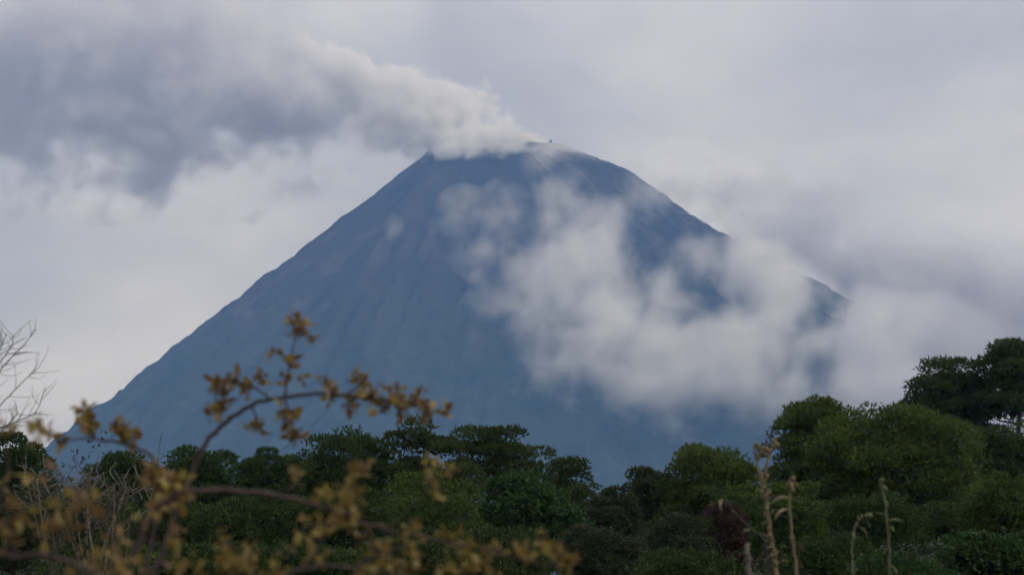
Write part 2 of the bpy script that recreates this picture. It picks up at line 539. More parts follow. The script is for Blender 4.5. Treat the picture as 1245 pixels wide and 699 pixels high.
# ------------------------------------------------------------------ clouds and smoke (density grids)
def cloud(name, label, blobs, voxel, dens, t0, t1, amp, nscale, warp, color, seed, pad=1.25, aniso=0.15, billow=0.0, core=(0.5, 0.9, 0.0), rough=0.60):
    """blobs: (centre xyz, radii xyz, weight)."""
    C = np.array([b[0] for b in blobs]); R = np.array([b[1] for b in blobs])
    pos = np.array([b[2] > 0 for b in blobs])
    lo = (C - R * pad)[pos].min(0); hi = (C + R * pad)[pos].max(0)
    ctr = (lo + hi) / 2
    res = np.maximum(8, np.ceil((hi - lo) / np.array(voxel))).astype(int)
    vol = bpy.data.volumes.new(name)
    o = link(name, vol, loc=tuple(ctr))
    tag(o, label, kind='stuff')
    m = bpy.data.materials.new(name + '_vapour')
    m.use_nodes = True
    nt = m.node_tree
    nt.nodes.clear()
    out = nt.nodes.new('ShaderNodeOutputMaterial')
    pv = nt.nodes.new('ShaderNodeVolumePrincipled')
    pv.inputs['Color'].default_value = (*color, 1)
    pv.inputs['Density'].default_value = dens
    pv.inputs['Anisotropy'].default_value = aniso
    nt.links.new(pv.outputs[0], out.inputs['Volume'])
    vol.materials.append(m)

    ng = bpy.data.node_groups.new(name + '_density', 'GeometryNodeTree')
    ng.interface.new_socket('Geometry', in_out='INPUT', socket_type='NodeSocketGeometry')
    ng.interface.new_socket('Geometry', in_out='OUTPUT', socket_type='NodeSocketGeometry')
    N, L = ng.nodes, ng.links
    def vmath(op, a, b):
        n = N.new('ShaderNodeVectorMath'); n.operation = op
        for i, x in enumerate((a, b)):
            if x is None: continue
            if hasattr(x, 'is_linked'): L.new(x, n.inputs[i])
            else: n.inputs[i].default_value = x
        return n.outputs['Value'] if op in ('DOT_PRODUCT', 'LENGTH') else n.outputs['Vector']
    def math_(op, a, b=None, c=None, clamp=False):
        n = N.new('ShaderNodeMath'); n.operation = op; n.use_clamp = clamp
        for i, x in enumerate((a, b, c)):
            if x is None: continue
            if hasattr(x, 'is_linked'): L.new(x, n.inputs[i])
            else: n.inputs[i].default_value = x
        return n.outputs[0]
    def tex(vec, scale, detail, rough, norm=True):
        n = N.new('ShaderNodeTexNoise')
        n.inputs['Scale'].default_value = scale
        n.inputs['Detail'].default_value = detail
        n.inputs['Roughness'].default_value = rough
        n.normalize = norm
        L.new(vec, n.inputs['Vector'])
        return n
    P = N.new('GeometryNodeInputPosition').outputs[0]
    Ps = vmath('ADD', P, (seed * 977.0, seed * 331.0, seed * 113.0))
    nw = tex(Ps, nscale * 0.45, 2.0, 0.5)
    wv = vmath('SUBTRACT', nw.outputs['Color'], (0.5, 0.5, 0.5))
    wv = vmath('MULTIPLY', wv, (warp, warp, warp))
    Q = vmath('ADD', P, wv)
    acc = None
    for c, r, w in blobs:
        d = vmath('SUBTRACT', Q, tuple(float(x) for x in (np.array(c) - ctr)))
        d = vmath('MULTIPLY', d, tuple(1.0 / float(x) for x in r))
        d2 = vmath('DOT_PRODUCT', d, d)
        k = math_('MULTIPLY_ADD', d2, -1.0, 1.0, clamp=True)
        k = math_('MULTIPLY', k, k)
        acc = math_('MULTIPLY_ADD', k, w, acc if acc is not None else 0.0)
    # keep overlapping blobs from piling up
    acc = math_('MINIMUM', acc, 1.3)
    nf = tex(Q, nscale, 7.0, rough, False).outputs[0]
    s = math_('MULTIPLY_ADD', nf, amp, acc)
    if billow:
        vo = N.new('ShaderNodeTexVoronoi'); vo.feature = 'F1'
        vo.inputs['Scale'].default_value = nscale * 1.7
        vo.inputs['Detail'].default_value = 2.0
        vo.inputs['Roughness'].default_value = 0.55
        L.new(Q, vo.inputs['Vector'])
        s = math_('ADD', s, math_('MULTIPLY', math_('SUBTRACT', 0.42, vo.outputs['Distance']), billow))
    gate = math_('GREATER_THAN', acc, 0.02)
    mr = N.new('ShaderNodeMapRange'); mr.interpolation_type = 'SMOOTHSTEP'
    L.new(s, mr.inputs['Value'])
    mr.inputs['From Min'].default_value = t0; mr.inputs['From Max'].default_value = t1
    dn = mr.outputs[0]
    if core[2]:
        m2 = N.new('ShaderNodeMapRange'); m2.interpolation_type = 'SMOOTHSTEP'
        L.new(s, m2.inputs['Value'])
        m2.inputs['From Min'].default_value = core[0]; m2.inputs['From Max'].default_value = core[1]
        dn = math_('MULTIPLY_ADD', m2.outputs[0], core[2], dn)
    dn = math_('MULTIPLY', dn, gate)
    vc = N.new('GeometryNodeVolumeCube')
    L.new(dn, vc.inputs['Density'])
    vc.inputs['Min'].default_value = tuple(lo - ctr); vc.inputs['Max'].default_value = tuple(hi - ctr)
    for ax, n_ in zip('XYZ', res):
        vc.inputs['Resolution ' + ax].default_value = int(n_)
    sm = N.new('GeometryNodeSetMaterial'); sm.inputs['Material'].default_value = m
    L.new(vc.outputs[0], sm.inputs['Geometry'])
    go = N.new('NodeGroupOutput')
    L.new(sm.outputs[0], go.inputs[0])
    md = o.modifiers.new('density', 'NODES')
    md.node_group = ng
    md.show_viewport = False          # the grid is only needed for the render
    vol.render.step_size = float(min(voxel)) * 3.6
    return o

def blob(u, v, r, Y, w=1.0, ry=None, rz=None):
    c = at_y(u, v, Y)
    s = px_m(Y)
    rr = (r * s, (ry if ry else r) * s, (rz if rz else r) * s)
    return (tuple(c), rr, w)

# smoke pouring from the crater, and the drifting mass it feeds
vent = [blob(655, 178, 34, 7930, 1.1, 80, 18), blob(628, 176, 50, 7900, 1.3, 110, 32), blob(590, 178, 58, 7860, 1.3, 120, 40), blob(612, 150, 42, 7960, 1.1, 60, 32), blob(548, 186, 50, 7840, 1.0, 110, 32),
        blob(545, 165, 72, 7900, 1.3, 100, 52), blob(592, 114, 38, 8000, .85, 60, 36), blob(560, 130, 60, 7980, 1.2, 80, 46), blob(505, 143, 82, 7950, 1.2, 100, 62), blob(470, 150, 70, 7930, .9, 100, 50),
        blob(455, 118, 86, 7980, 1.1, 110, 60), blob(430, 92, 66, 8000, 1.0, 90, 40), blob(400, 112, 70, 7970, .8, 100, 56), blob(690, 186, 26, 7800, .6, 60, 12), blob(605, 191, 60, 7710, 1.3, 70, 20), blob(645, 185, 46, 7730, 1.2, 60, 15), blob(560, 188, 50, 7710, 1.2, 70, 24), blob(520, 192, 40, 7740, .8, 70, 20),
        blob(492, 104, 56, 7990, 1.0, 80, 40), blob(540, 112, 40, 7990, .9, 60, 32), blob(420, 82, 62, 8000, 1.0, 90, 44), blob(385, 66, 60, 8000, .95, 90, 40), blob(345, 52, 70, 8000, .75, 100, 46)]
cloud('smoke_plume', 'bright billowing smoke pouring from the crater', vent, (7, 8, 7), 0.016, 0.15, 0.75, 0.34, 0.0085, 70, (0.99, 0.99, 0.99), 1, billow=1.1, core=(0.5, 0.85, 1.0))
pl = [blob(500, 168, 60, 7800, .6, 80, 34), blob(460, 160, 90, 7820, .8, 100, 50), blob(400, 135, 100, 7960, .7, 120, 70), blob(430, 190, 120, 7930, .22, 120, 50), blob(250, 230, 190, 7930, .26, 140, 60), blob(60, 240, 190, 7930, .26, 140, 60), blob(335, 95, 140, 7980, 1, 140, 108), blob(345, 155, 100, 7950, .9, 120, 60), blob(280, 20, 150, 8000, 1, 150, 100), blob(250, 80, 170, 8000, 1, 160, 116),
      blob(220, 135, 150, 7960, 1, 150, 100), blob(190, 190, 110, 7930, .75, 120, 80), blob(170, 225, 90, 7930, .3, 100, 60), blob(60, 200, 120, 7930, .35, 120, 60), blob(300, 200, 110, 7930, .35, 120, 50),
      blob(130, 60, 190, 8000, 1, 170, 130), blob(130, 0, 200, 8000, 1, 170, 100), blob(100, 135, 160, 7960, 1, 150, 96), blob(20, 60, 190, 8000, 1, 170, 130), blob(-10, 145, 150, 7960, 1, 150, 84),
      blob(-120, 60, 200, 8000, 1, 180, 140), blob(-260, 60, 200, 8000, 1, 180, 140), blob(-400, 60, 180, 8000, 1, 170, 130)]
cloud('ash_cloud', 'dark purple grey ash cloud drifting away from the billowing smoke', pl, (10, 13, 10), 0.0085, 0.0, 1.0, 1.0, 0.0056, 140, (0.95, 0.945, 0.96), 4, billow=0.8, core=(0.7, 1.1, 0.9), rough=0.64)

# cloud patches in front of the volcano's face
def fb(u, v, r, w=1.0, off=170, rz=None):
    return blob(u, v, r * 1.25, surf_y(u, v) - off, w, max(40, r * 0.8), rz * 1.25 if rz else None)
fl = [fb(565, 272, 40, .8), fb(590, 300, 46, .7), fb(612, 262, 38, .7), fb(640, 340, 60, .7), fb(690, 262, 56), fb(735, 290, 56), fb(665, 345, 60, .8), fb(705, 325, 80),
      fb(690, 395, 66, .7), fb(745, 380, 90), fb(790, 425, 84), fb(820, 385, 56), fb(850, 440, 72), fb(830, 478, 60, .8), fb(900, 420, 66), fb(850, 312, 40), fb(892, 318, 44), fb(930, 345, 50),
      fb(940, 400, 60), fb(980, 375, 54, .8), fb(985, 425, 54, .9), fb(650, 430, 50, .5), fb(600, 390, 50, .35), fb(730, 450, 60, .6), fb(905, 470, 50, .7), fb(785, 238, 34, .55), fb(480, 277, 18, .45), 
      fb(1010, 340, 44, .6), fb(960, 470, 60, .8), fb(1035, 420, 62, .9, 260), fb(1050, 375, 54, .8, 300), fb(1045, 475, 66, .9, 260), fb(1000, 500, 54, .6, 200), fb(1085, 430, 70, .9, 320), fb(925, 440, 66, .8), fb(870, 455, 60, .7), fb(770, 470, 50, .5), fb(680, 440, 50, .4), fb(880, 262, 30, .45, 260), fb(830, 250, 30, .5, 220),
      fb(935, 322, 46, 1.6, 320), fb(905, 300, 40, 1.5, 320), fb(950, 345, 40, 1.0, 320), fb(640, 286, 32, -1.1), fb(595, 325, 22, -.8), fb(785, 292, 42, -1.3), fb(848, 362, 40, -1.3), fb(897, 350, 26, -1.1), fb(845, 397, 26, -.9), fb(1000, 362, 30, -.9), fb(1010, 390, 26, -.7)]
cloud('cloud', 'broken white cloud patches hanging before the dark volcano slope', fl, (6.5, 13, 6.5), 0.0056, -0.16, 0.80, 0.80, 0.0066, 120, (0.985, 0.985, 0.99), 2, billow=0.28, core=(0.50, 1.05, 1.2), rough=0.60)

# cloud bank on the volcano's far shoulder
def bb(u, v, r, Y, w, ry, rz):
    return blob(u, v, r, min(Y, surf_y(u, v + 20) - 160), w, ry, rz)
bk = [bb(800, 225, 60, 7800, .35, 100, 40), bb(860, 225, 80, 7800, .45, 110, 46), bb(930, 238, 95, 7800, .6, 110, 56), bb(1000, 258, 90, 7800, .75, 110, 58), bb(950, 300, 90, 7700, 1, 90, 60), bb(1030, 310, 100, 7700, 1, 90, 70),
      bb(1090, 340, 115, 7700, 1.1, 110, 72), bb(1160, 345, 120, 7700, 1.1, 130, 74), bb(1245, 370, 130, 7700, 1.1, 130, 76), bb(1075, 400, 100, 7450, 1.1, 100, 84), bb(1140, 420, 125, 7500, 1.1, 120, 96), bb(1245, 440, 140, 7500, 1.1, 130, 106),
      bb(1070, 460, 90, 7350, 1, 100, 76), bb(1120, 490, 120, 7400, 1, 120, 84), bb(1340, 400, 150, 7700, 1, 160, 116), bb(1440, 400, 150, 7700, .9, 160, 106), bb(1230, 510, 130, 7500, 1, 130, 88), bb(990, 440, 60, 7350, .7, 80, 60),
      bb(900, 300, 40, 7700, .6, 60, 30), bb(1100, 370, 90, 7100, .75, 90, 80), bb(1180, 420, 100, 7000, .6, 80, 90), bb(1070, 440, 70, 7000, .65, 70, 80), bb(1110, 325, 80, 7500, .8, 90, 56), bb(1005, 366, 40, 7700, -1.0, 120, 36)]
cloud('cloud', 'grey cloud bank wrapped round the far shoulder of the volcano', bk, (12, 18, 12), 0.0120, -0.05, 0.95, 0.50, 0.0052, 120, (0.85, 0.85, 0.885), 3, billow=0.5)  # lowered albedo stands in for shade from the overcast above

# ------------------------------------------------------------------ trees
def unit(v):
    return v / (np.linalg.norm(v, axis=-1, keepdims=True) + 1e-9)

def tufts(rng, C, R, per, L, W, k=4, up=0.55, low_cut=-0.35, broad=False):
    """Leaf or needle faces spread through a set of ellipsoids. C (n,3), R (n,3)."""
    n = len(C) * per
    ci = np.repeat(np.arange(len(C)), per)
    d = unit(rng.normal(size=(n, 3)))
    flip = d[:, 2] < low_cut
    d[flip, 2] *= -1
    rad = 1 - 0.42 * rng.uniform(size=(n, 1)) ** 1.6
    p = C[ci] + d * R[ci] * rad
    p += rng.normal(size=p.shape) * (R[ci] * 0.06)
    ax = unit(d * 0.75 + np.array([0, 0, up]) + rng.normal(size=d.shape) * 0.35)
    P = np.repeat(p, k, 0); A = np.repeat(ax, k, 0)
    dirs = unit(A + rng.normal(size=A.shape) * (0.75 if broad else 0.55))
    ln = L * rng.uniform(0.6, 1.25, size=(len(P), 1))
    sd = unit(np.cross(dirs, rng.normal(size=dirs.shape))) * (W * rng.uniform(0.7, 1.3, size=(len(P), 1)))
    tip = P + dirs * ln
    ti = np.repeat(rng.uniform(size=n), k) * 0.75 + rng.uniform(size=n * k) * 0.25
    m = len(P)
    if broad:
        mid = P + dirs * ln * 0.5
        V = np.stack([P, mid - sd, tip, mid + sd], 1).reshape(-1, 3)
        Fc = np.arange(m * 4).reshape(-1, 4)
    else:
        V = np.stack([P - sd, P + sd, tip], 1).reshape(-1, 3)
        Fc = np.arange(m * 3).reshape(-1, 3)
    return V, Fc, ti

def tree(name, label, cat, u, vtop, wpx, Y, seed, mat, group, crown_frac=0.62, pads=34, per=90, pad_r=0.30, flat=0.68, tuft=0.26, k=4, broad=False, trunk_r=None, lean=0.0, hollow=0.0, bark=None, open_=0.0, low=-0.35, fill=1.6):
    rng = np.random.RandomState(seed)
    top = at_y(u, vtop, Y)
    gz = float(ground_h(top.x, Y))
    H = max(1.0, top.z - gz)
    R = 0.5 * wpx * px_m(Y)
    root = thing(name, label, cat, (top.x, Y, gz), group)
    tr = trunk_r or 0.016 * H + 0.05
    # trunk
    zb = H * (1 - crown_frac)
    nseg = 8
    tz = np.linspace(-0.15, H * 0.9, nseg)
    bend = rng.normal(size=2) * 0.03 * H
    px_ = np.stack([bend[0] * (tz / H) ** 2 + lean * tz + rng.normal(size=nseg) * tr * 0.3, bend[1] * (tz / H) ** 2 + rng.normal(size=nseg) * tr * 0.3, tz], 1)
    rad = tr * np.linspace(1.0, 0.25, nseg); rad[0] *= 1.35
    bark = bark or M_BARK
    link('trunk', tubes_mesh('trunk', [tube(px_, rad, 8)], bark), root)
    # leaf pads over a dome
    zc = zb + (H - zb) * 0.42
    pads, pad_r = int(pads * fill), pad_r * 1.12
    i = np.arange(pads) + 0.5
    ph = np.arccos(1 - 1.55 * i / pads)
    tt = np.pi * (1 + 5 ** 0.5) * i + rng.uniform(0, 6.28)
    d = np.stack([np.cos(tt) * np.sin(ph), np.sin(tt) * np.sin(ph), np.cos(ph)], 1)
    d += rng.normal(size=d.shape) * 0.13
    d = unit(d)
    pr = R * pad_r * rng.uniform(0.72, 1.28, size=pads)
    shell = rng.uniform(0.72, 1.06, size=(pads, 1))
    inner = rng.uniform(size=pads) < 0.26
    shell[inner] *= 0.6
    ext = np.stack([np.maximum(R - pr * 0.85, R * 0.25)] * 2 + [np.where(d[:, 2] > 0, H - zc - pr * flat * 0.8, zc - zb)], 1)
    az = np.arctan2(d[:, 1], d[:, 0])
    lob = 1 + 0.16 * np.sin(2 * az + seed) + 0.12 * np.sin(3 * az + 2.3 * seed)
    ext[:, :2] *= lob[:, None]
    C = d * ext * shell + np.array([lean * zc, 0, zc])
    C[:, 2] = np.minimum(C[:, 2], H - pr * flat * 0.9)
    if open_:
        keep = rng.uniform(size=pads) > open_
        C, pr = C[keep], pr[keep]
    # the uppermost pads reach the tree's full height
    zt = C[:, 2] + pr * flat
    C[:, 2] = zb + (C[:, 2] - zb) * (H - zb) / max(0.1, (np.sort(zt)[-3:].mean() - zb))
    RR = np.stack([pr, pr, pr * flat], 1)
    # limbs to a share of the pads
    nl = min(len(C), 10)
    sel = rng.choice(len(C), nl, replace=False)
    for s in sel:
        e = C[s]
        f = float(np.clip((e[2] - 0.35 * math.hypot(e[0], e[1])) / H, 0.12, 0.8))
        zs = f * H
        b0 = np.array([np.interp(zs, tz, px_[:, 0]), np.interp(zs, tz, px_[:, 1]), zs])
        mid = b0 * 0.45 + e * 0.55 + np.array([0, 0, -0.06 * R]) + rng.normal(size=3) * 0.05 * R
        pts = spline([b0, mid, e], 4)
        r0 = tr * 0.42 * (1 - 0.5 * f)
        link('limb', tubes_mesh('limb', [tube(pts, np.linspace(r0, r0 * 0.3, len(pts)), 5)], bark), root)
    sc_t, per = tuft * 0.84, int(per * 1.22)
    V, Fc, ti = tufts(rng, C, RR, per, sc_t, sc_t * (0.30 if broad else 0.17), k, low_cut=low, broad=broad)
    link('crown', mesh_arrays('crown', V, Fc, mat, False, ti), root)
    return root

G_R = 'pines and trees along the ridge'
T = tree
# (label, u, vtop, width px, distance, ...)
T('pine_tree', 'tall open pine with bare trunk rising at the right edge of the ridge', 'tree', 1232, 413, 132, 165, 11, M_PINE_DK, G_R, crown_frac=.56, pads=36, per=150, pad_r=.30, flat=.62, tuft=.34, open_=.08)
T('pine_tree', 'flat crowned dark pine just left of the tallest pine', 'tree', 1152, 436, 143, 168, 12, M_PINE_DK, G_R, crown_frac=.60, pads=38, per=150, pad_r=.30, flat=.62, tuft=.34, open_=.05)
T('pine_tree', 'broad green pine dome on the right, widest crown of the ridge', 'tree', 1090, 492, 229, 112, 13, M_PINE, G_R, crown_frac=.94, pads=62, per=150, pad_r=.24, flat=.72, tuft=.26)
T('pine_tree', 'dense green pine beside the big dome, above the split straw stalk', 'tree', 995, 484, 134, 118, 14, M_PINE, G_R, crown_frac=.94, pads=46, per=140, pad_r=.28, flat=.72, tuft=.26)
T('pine_tree', 'dark pine behind the right end of the big dome, under the tall pines', 'tree', 1205, 520, 123, 130, 15, M_PINE_DK, G_R, crown_frac=.94, pads=40, per=130, pad_r=.28, tuft=.27)
T('pine_tree', 'rounded green tree with sloping left shoulder, right of the notch', 'tree', 862, 541, 156, 110, 16, M_PINE, G_R, crown_frac=.94, pads=46, per=140, pad_r=.27, tuft=.25)
T('broadleaf_tree', 'small olive tree on the right slope of the notch', 'tree', 790, 570, 100, 112, 17, M_OLIVE, G_R, crown_frac=.94, pads=34, per=120, pad_r=.3, tuft=.24)
T('broadleaf_tree', 'olive green tree low in the notch below the cloud', 'tree', 745, 596, 100, 105, 18, M_OLIVE, G_R, crown_frac=.94, pads=34, per=120, pad_r=.3, tuft=.24)
T('pine_tree', 'small dark round pine just left of the notch', 'tree', 686, 555, 76, 120, 19, M_PINE_DK, G_R, crown_frac=.94, pads=22, per=120, pad_r=.36, tuft=.24)
T('pine_tree', 'flat topped dark pine with light showing between its limbs', 'tree', 604, 519, 139, 118, 20, M_PINE_DK, G_R, crown_frac=.5, pads=24, per=130, pad_r=.33, flat=.42, tuft=.25, open_=.12)
T('pine_tree', 'dark pine under the tip of the arching russet branch', 'tree', 515, 517, 121, 116, 21, M_PINE_DK, G_R, crown_frac=.94, pads=34, per=130, pad_r=.3, flat=.5, tuft=.25)
T('pine_tree', 'broad dark pine centred below the arching leafy branch', 'tree', 415, 524, 158, 120, 22, M_PINE_DK, G_R, crown_frac=.94, pads=40, per=130, pad_r=.28, tuft=.25)
T('pine_tree', 'low dark round tree left of the broad dark pine', 'tree', 322, 549, 113, 116, 23, M_PINE_DK, G_R, crown_frac=.94, pads=34, per=120, pad_r=.3, tuft=.25)
T('pine_tree', 'dark rounded tree at the foot of the arching branch', 'tree', 245, 543, 147, 118, 24, M_PINE_DK, G_R, crown_frac=.94, pads=38, per=130, pad_r=.28, tuft=.25)
T('pine_tree', 'dark tree between the left leaf sprays and the arching branch', 'tree', 152, 548, 113, 122, 25, M_PINE_DK, G_R, crown_frac=.94, pads=34, per=120, pad_r=.3, tuft=.25)
T('pine_tree', 'dark tree at the left edge under the bare twigs', 'tree', 18, 530, 126, 100, 26, M_PINE_DK, G_R, crown_frac=.94, pads=38, per=130, pad_r=.29, tuft=.24)

G_B = 'bushes and low trees on the slope below the ridge'
def bush(label, u, v, w, Y, seed, mat, **kw):
    a = dict(crown_frac=.93, pads=34, per=110, pad_r=.30, flat=.62, tuft=.19, low=-0.6)
    a.update(kw)
    return tree('bush', label, 'bush', u, v, w, Y, seed, mat, G_B, **a)
bush('bright green rounded bush in front of the flat topped pine', 640, 574, 158, 92, 41, M_GREEN, broad=True, tuft=.22)
bush('dark green bush below the dark pine at the arching branch tip', 520, 572, 158, 88, 42, M_PINE)
bush('dark bush under the broad dark pine', 415, 588, 171, 90, 43, M_PINE_DK)
bush('dark bush below the low round tree', 310, 600, 158, 88, 44, M_PINE_DK)
bush('dark bush under the rounded tree by the arching branch', 215, 602, 158, 90, 45, M_PINE_DK)
bush('dark green bush at the left behind the brown thicket', 110, 596, 158, 92, 46, M_PINE)
bush('dull green bush at the left edge below the dark tree', 20, 600, 145, 80, 47, M_OLIVE)
bush('grey green bush low in the middle under the notch', 730, 640, 145, 80, 48, M_OLIVE)
bush('dark bush below the bright green rounded bush', 610, 640, 184, 78, 49, M_PINE_DK)
bush('dark bush low behind the yellow leaves', 490, 650, 184, 76, 50, M_PINE_DK)
bush('dark bush lowest at the left centre', 370, 662, 198, 76, 51, M_PINE_DK)
bush('dark bush lowest behind the leafy branch junction', 245, 660, 184, 76, 52, M_PINE_DK)
bush('green bush behind the brown thicket, lowest at left', 130, 655, 171, 74, 53, M_PINE)
bush('rust red bush left of the split straw stalk', 884, 612, 72, 84, 54, M_RUST, tuft=.13, fill=1.2, pad_r=.28, k=4)
bush('dark green bush right of the rust red bush', 960, 585, 123, 88, 55, M_PINE)
bush('dark bush in the shade under the big green dome', 1060, 600, 168, 90, 56, M_PINE_DK)
bush('dark bush under the right shoulder of the dome', 1150, 612, 123, 92, 57, M_PINE_DK)
bush('pale olive bush at the right edge halfway down the slope', 1225, 578, 112, 84, 58, M_PINE)
bush('light green bush in the lower right corner', 1215, 645, 168, 66, 59, M_GREEN, broad=True, tuft=.17)
bush('dull olive bush below the rounded tree right of the notch', 820, 625, 134, 84, 60, M_OLIVE)
bush('dark bush below the rust red bush', 830, 668, 168, 70, 61, M_PINE_DK)
bush('dark bush behind the two thin stalks', 1010, 650, 168, 74, 62, M_PINE_DK)
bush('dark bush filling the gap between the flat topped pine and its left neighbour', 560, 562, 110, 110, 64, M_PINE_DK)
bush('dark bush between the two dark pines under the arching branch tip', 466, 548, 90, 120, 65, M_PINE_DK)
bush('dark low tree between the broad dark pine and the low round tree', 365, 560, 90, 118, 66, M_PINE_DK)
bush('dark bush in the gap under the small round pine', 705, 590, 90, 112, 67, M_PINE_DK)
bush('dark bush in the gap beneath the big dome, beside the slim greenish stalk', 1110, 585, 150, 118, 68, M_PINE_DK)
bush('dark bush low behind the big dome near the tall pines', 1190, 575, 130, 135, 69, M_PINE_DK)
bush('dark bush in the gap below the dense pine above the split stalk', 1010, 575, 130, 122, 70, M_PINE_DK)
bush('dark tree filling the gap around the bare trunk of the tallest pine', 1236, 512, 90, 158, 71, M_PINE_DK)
bush('green bush in the gap between the rust bush and the split stalk', 905, 590, 100, 104, 72, M_PINE)
bush('low green bush along the bottom right of the slope', 1090, 672, 168, 60, 63, M_GREEN, tuft=.15)

# undergrowth covering the slope between the trees
def undergrowth():
    rng = np.random.RandomState(90)
    n = 900
    y = rng.uniform(34, 150, n)
    x = rng.uniform(-0.27, 0.27, n) * y
    z = ground_h(x, y)
    r = rng.uniform(0.5, 1.2, n)
    C = np.stack([x, y, z + 0.1 * r], 1)
    R = np.stack([r, r, r * rng.uniform(0.6, 1.1, n)], 1)
    V, Fc, ti = tufts(rng, C, R, 34, 0.22, 0.035, 3, low_cut=-0.1)
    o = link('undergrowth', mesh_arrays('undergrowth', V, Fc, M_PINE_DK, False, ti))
    tag(o, 'dark tangled undergrowth covering the slope between the trees', kind='stuff')
undergrowth()

# ------------------------------------------------------------------ foreground: leafy shrubs
def leaf_mesh(name, mat, L, seed):
    """A small lobed, cupped leaf with a stalk: about 20 triangles."""
    rng = np.random.RandomState(seed)
    ys = np.array([0, 0.18, 0.42, 0.62, 0.82, 1.0]) * L
    hw = np.array([0.03, 0.24, 0.33, 0.25, 0.20, 0.02]) * L * rng.uniform(0.85, 1.2, 6)
    zc = 0.16 * L * np.sin(ys / L * 2.6) + rng.normal(size=6) * 0.02 * L
    V = []
    for yy, w, z in zip(ys, hw, zc):
        V += [(-w, yy, z + w * 0.45), (0, yy, z), (w, yy + 0.03 * L, z + w * 0.35)]
    Q = []
    for i in range(5):
        a = i * 3
        Q += [(a, a + 1, a + 4, a + 3), (a + 1, a + 2, a + 5, a + 4)]
    n0 = len(V)
    s = 0.02 * L
    V += [(-s, 0, 0), (s, 0, 0), (0, -0.28 * L, -0.06 * L)]
    return mesh_arrays(name, np.array(V), [np.array(Q), np.array([(n0, n0 + 1, n0 + 2)])], mat, True)

LEAF_BR = [leaf_mesh('leaf', M_LEAF_BR, L, i) for i, L in enumerate((0.032, 0.026, 0.036, 0.022))]
LEAF_YL = [leaf_mesh('leaf', M_LEAF_YL, L, 20 + i) for i, L in enumerate((0.027, 0.021, 0.031, 0.018))]

LEAF_MIX = LEAF_BR + LEAF_YL[:1]

def put_leaf(rng, parent, p, toward, lib):
    q = Vector(toward).normalized().to_track_quat('Y', 'Z')
    q = q @ Quaternion((0, 1, 0), rng.uniform(0, 6.28)) @ Quaternion((1, 0, 0), rng.normal() * 0.45)
    s = rng.uniform(0.75, 1.25)
    o = link('leaf', lib[rng.randint(len(lib))], parent, Vector(p), q.to_euler(), (s, s, s))
    return o

def leaflets(rng, C, L, mat, parent):
    """Withered leaflets too small to tell apart, joined: twisted diamonds round the given points."""
    n = len(C)
    d = unit(rng.normal(size=(n, 3)))
    ln = L * rng.uniform(0.6, 1.4, size=(n, 1))
    sd = unit(np.cross(d, rng.normal(size=(n, 3)))) * ln * 0.27
    lift = np.cross(d, sd) * 0.5
    V = np.stack([C, C + d * ln * .45 - sd + lift, C + d * ln, C + d * ln * .5 + sd + lift], 1).reshape(-1, 3)
    o = link('foliage', mesh_arrays('foliage', V, np.arange(n * 4).reshape(-1, 4), mat), parent)
    o['kind'] = 'stuff'

class Shrub:
    def __init__(self, name, label, cat, Y, root_u, seed, group=None):
        self.rng = np.random.RandomState(seed)
        b = at_y(root_u, 780, Y)
        self.base = Vector((b.x, Y, float(ground_h(b.x, Y))))
        self.Y = Y
        self.more = 1.0
        self.root = thing(name, label, cat, self.base, group)
    def pt(self, u, v, dy=0.0):
        return at_y(u, v, self.Y + dy) - self.base
    def branch(self, px, r0, r1, twigs=(), name='branch', mat=None, label=None):
        """px: list of (u, v[, dy]); twigs: lists of the same, joined to the branch's mesh."""
        pts = [self.pt(*p) for p in px]
        sp = spline(pts, 5)
        sp[1:-1] += self.rng.normal(size=sp[1:-1].shape) * r0 * 0.25
        o = link(name, tubes_mesh(name, [tube(sp, np.linspace(r0, r1, len(sp)), 7)], mat or M_BRANCH), self.root)
        if label: o['label'] = label
        for t in twigs:
            tp = spline([self.pt(*p) for p in t], 4)
            link('twig', tubes_mesh('twig', [tube(tp, np.linspace(r1 * 1.1, r1 * 0.45, len(tp)), 5)], mat or M_BRANCH), o)
        return o
    def leaves(self, br, spots, lib):
        """spots: (u, v, n, spread px)"""
        for u, v, n, s in spots:
            for _ in range(int(n * self.more)):
                a = self.rng.normal(size=3)
                a /= np.linalg.norm(a)
                rr = s * px_m(self.Y) * self.rng.uniform(0.15, 1.0)
                c = self.pt(u, v, self.rng.normal() * 0.03)
                p = np.array(c) + a * rr
                put_leaf(self.rng, br, p, tuple(a + np.array([0, 0, 0.25]) + self.rng.normal(size=3) * 0.3), lib)
        for mat, k in ((M_LEAF_BR, 2.4 if lib is LEAF_BR else 0.5), (M_LEAF_YL, 1.2 if lib is LEAF_BR else 0.5)):
            P = []
            for u, v, n, s in spots:
                c = np.array(self.pt(u, v))
                m = int(n * k * 1.5)
                P.append(c + unit(self.rng.normal(size=(m, 3))) * (s * px_m(self.Y) * self.rng.uniform(0.1, 1.1, size=(m, 1))))
            leaflets(self.rng, np.concatenate(P), 0.018, mat, br)

